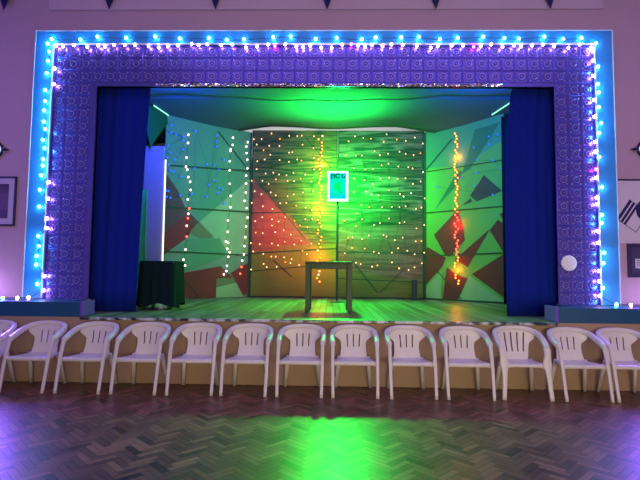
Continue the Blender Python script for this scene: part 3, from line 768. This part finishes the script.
picture('framed_picture', -4.98, -4.375, 2.03, 2.75, .026, True, 'framed picture with pale mount on wall left of the stage', pic)
def plq(t, w, h):
    bm = B(); box(bm, -w + .055, w - .06, -.018, -.0141, -h + .08, -h + .21); finish('caption_card', bm, M['paper'], t)
    bm = B()
    for k in range(4): box(bm, -w + .07, -w + .07 + (.09, .12, .07, .1)[k], -.0195, -.0181, -h + .185 - k * .026, -h + .193 - k * .026)
    finish('print_lines', bm, M['navy'], t)
picture('framed_plaque', 4.30, 4.80, 1.385, 1.855, .05, False, 'dark framed plaque with white card below the striped banner', plq)
bn = thing('wall_banner', 'white hanging banner with navy diagonal stripes right of the stage', 'banner', (4.57, YW, 2.305))
bm = B(); box(bm, -.41, .41, -.012, -.004, -.445, .445); finish('sheet', bm, M['paper'], bn)
bm = B(); tube(bm, [(-.43, -.012, .45), (.43, -.012, .45)], .013, 8); finish('rod', bm, M['navy_frame'], bn)
bm = B()
# tilted shield with stripes: corners in local x,z (left part is what the photo shows)
o_ = Vector((-.40, 0, -.10)); ex = Vector((.185, 0, .27)); ey = Vector((.26, 0, -.19))
def sq(u0, u1, v0, v1, y=-.0135): prism(bm, [tuple(o_ + ex * u + ey * v + Vector((0, y, 0))) for u, v in ((u0, v0), (u1, v0), (u1, v1), (u0, v1))], (0, .0012, 0))
for a, b in ((0, .13), (.19, .30), (.36, .46)): sq(0, 1, a, b)
for a, b in ((.0, 1.0),):
    sq(-.015, .012, 0, 1.0); sq(.988, 1.01, 0, 1.0); sq(0, 1, .98, 1.005)
prism(bm, [(-.01 + .12 * math.cos(k * PI / 10), -.0137, .02 + .15 * math.sin(k * PI / 10)) for k in range(20)], (0, .001, 0))
finish('emblem', bm, M['navy'], bn)
dc = thing('round_disc', 'plain white round disc fixed low on the right tile column', 'disc', (3.475, YW - .032, 1.575))
bm = B(); lathe(bm, [(.108, -.012), (.108, -.022), (.095, -.030), (.04, -.034)], k=32, axis='y'); finish('disc', bm, M['disc'], dc, True)
bm = B(); lathe(bm, [(.02, .0), (.02, -.012)], k=10, axis='y'); finish('fixing', bm, M['wire'], dc)

bt = thing('bunting', 'string of dark navy triangular pennants hung above the stage frame', 'bunting', (0, YW - .06, 5.575))
xp = [-4.66, -3.11, -1.55, .09, 1.65, 3.27, 4.85]
bm = B(); pp = []
for i in range(61):
    x = -6 + 12 * i / 60; pp.append((x, 0, .03 * math.cos(x * 4)))
tube(bm, pp, .006, 5); finish('cord', bm, M['wire'], bt)
for i, x in enumerate(xp):
    bm = B(); tx = x + (-.02, .0, .01, 0, .015, .03, 0)[i]; prism(bm, [(x - .14, -.006, .01), (tx, -.006, -.355), (x + .14, -.006, .01)], (0, .004, 0)); finish('pennant', bm, M['navy'], bt)

# ------------------------------------------------------------------ lights
def light(name, typ, loc, col, w, rot=None, **k):
    d = bpy.data.lights.new(name, typ); d.color = col; d.energy = w
    for a, b in k.items(): setattr(d, a, b)
    o = bpy.data.objects.new(name, d); COL.objects.link(o); o.location = loc
    if rot: o.rotation_euler = [math.radians(a) for a in rot]
    return o
def aim(o, p):
    o.rotation_euler = (Vector(p) - o.location).to_track_quat('-Z', 'Y').to_euler()
GREEN = (.008, 1.0, .06)
light('sign_lamp_front', 'POINT', (.305, 3.42, 3.17), GREEN, 290, shadow_soft_size=.06)
o = light('sign_lamp_beam', 'SPOT', (.305, 3.42, 3.17), GREEN, 560, shadow_soft_size=.06, spot_size=math.radians(44), spot_blend=1); aim(o, (.35, -1.8, 0))
o = light('backdrop_haze_fill', 'SPOT', (.42, 4.15, 3.25), GREEN, 1050, shadow_soft_size=.10, spot_size=math.radians(156), spot_blend=1); aim(o, (.6, 5.2, 3.3))  # added green spot, suggests the haze around the sign on the backdrop
o = light('stage_floor_fill', 'SPOT', (.305, 3.42, 3.0), GREEN, 620, shadow_soft_size=.06, spot_size=math.radians(120), spot_blend=1); aim(o, (.305, 2.7, .8))  # extra spot added to turn the stage boards greener
o = light('ceiling_cloth_fill', 'SPOT', (.305, 3.5, 3.5), GREEN, 1500, shadow_soft_size=.08, spot_size=math.radians(125), spot_blend=1); aim(o, (.2, 3.35, 5))  # extra spot added to brighten the middle of the ceiling cloths
o = light('stage_red_lamp', 'SPOT', (-1.6, 1.3, 4.2), (1, .17, .12), 900, shadow_soft_size=.1, spot_size=math.radians(38), spot_blend=1); aim(o, (-.5, 5.2, 2.5))
for x in (-2.6, 2.7):
    o = light('stage_blue_lamp', 'AREA', (x, 1.5, 4.3), (.02, .10, 1), 130, size=.4); aim(o, (x * 1.1, 4.2, 4.9))
o = light('stage_warm_fill', 'AREA', (0, 1.05, 4.35), (1, .50, .32), 15, shape='RECTANGLE', size=4.5, size_y=.25); aim(o, (0, 5, 2.0))  # unseen warm fill, added to bring out the maroon shapes
light('stage_rear_lamp', 'AREA', (0, 5.75, 4.3), (1, 1, 1), 45, (180, 0, 0), shape='RECTANGLE', size=5, size_y=.2)
for zz in (4.0, 2.9, 1.8): light('amber_glow', 'POINT', (-.09, 5.02, zz), (1, .17, .015), (10, 13, 11)[(4.0, 2.9, 1.8).index(zz)], shadow_soft_size=.05)
for zz, c in ((4.0, (1, .24, .02)), (2.5, (1, .03, .015)), (1.5, (1, .20, .02))):
    light('rope_glow', 'POINT', (2.93, 4.52, zz), c, 7, shadow_soft_size=.05)
# hall lamps
o = light('hall_ceiling_lamp', 'AREA', (1.0, -4.5, 6.6), (.56, .38, 1.0), 205, shape='RECTANGLE', size=9, size_y=6)
o = light('hall_rear_lamp', 'AREA', (1.8, -9.8, 1.15), (1, .84, .44), 112, shape='RECTANGLE', size=6, size_y=1.6, spread=math.radians(100)); aim(o, (1.4, 0, .35))
for sx in (-1, 1):
    o = light('hall_side_lamp', 'AREA', (sx * 6.9, -1.6, 3.6), (.25, .13, 1.0), 50 if sx < 0 else 22, size=1.2); aim(o, (sx * 4.0, .7, 2.6))
    o = light('ledge_string_fill', 'SPOT', (sx * 4.3, .22, 1.3), (.24, .11, 1.0), 150 if sx < 0 else 125, shadow_soft_size=.12, spot_size=math.radians(95), spot_blend=1); aim(o, (sx * 2.2, -2.4, 0))  # added spot, stands for the ledge bulbs reflected violet in the floor

for sx in (-1, 1): light('ledge_glow', 'POINT', (sx * 4.75, .50, 1.12), (.62, .36, 1), 7, shadow_soft_size=.08)

w = bpy.data.worlds.new('hall'); S.world = w; w.use_nodes = True
w.node_tree.nodes['Background'].inputs[0].default_value = (.25, .18, .4, 1); w.node_tree.nodes['Background'].inputs[1].default_value = .05

# ------------------------------------------------------------------ camera
cam = bpy.data.cameras.new('camera'); co = bpy.data.objects.new('camera', cam); COL.objects.link(co)
cam.sensor_fit = 'HORIZONTAL'; cam.sensor_width = 36; cam.lens = 36 * 481 / 640
r = Vector((0.9997028, 0.0220773, 0.0103367)); u = Vector((-0.0088187, -0.0677816, 0.9976613)); f = Vector((-0.0227263, 0.9974559, 0.0675668))
mw = Matrix.Identity(4)
for i, v in enumerate((r, u, -f)):
    for j in range(3): mw[j][i] = v[j]
mw.translation = (0.1735, -6.1, 1.4085)
co.matrix_world = mw; S.camera = co
vs = S.view_settings; vs.view_transform = 'Standard'; vs.look = 'None'; vs.gamma = 1; vs.exposure = 0; vs.use_curve_mapping = False
S.cycles.sample_clamp_indirect = 4
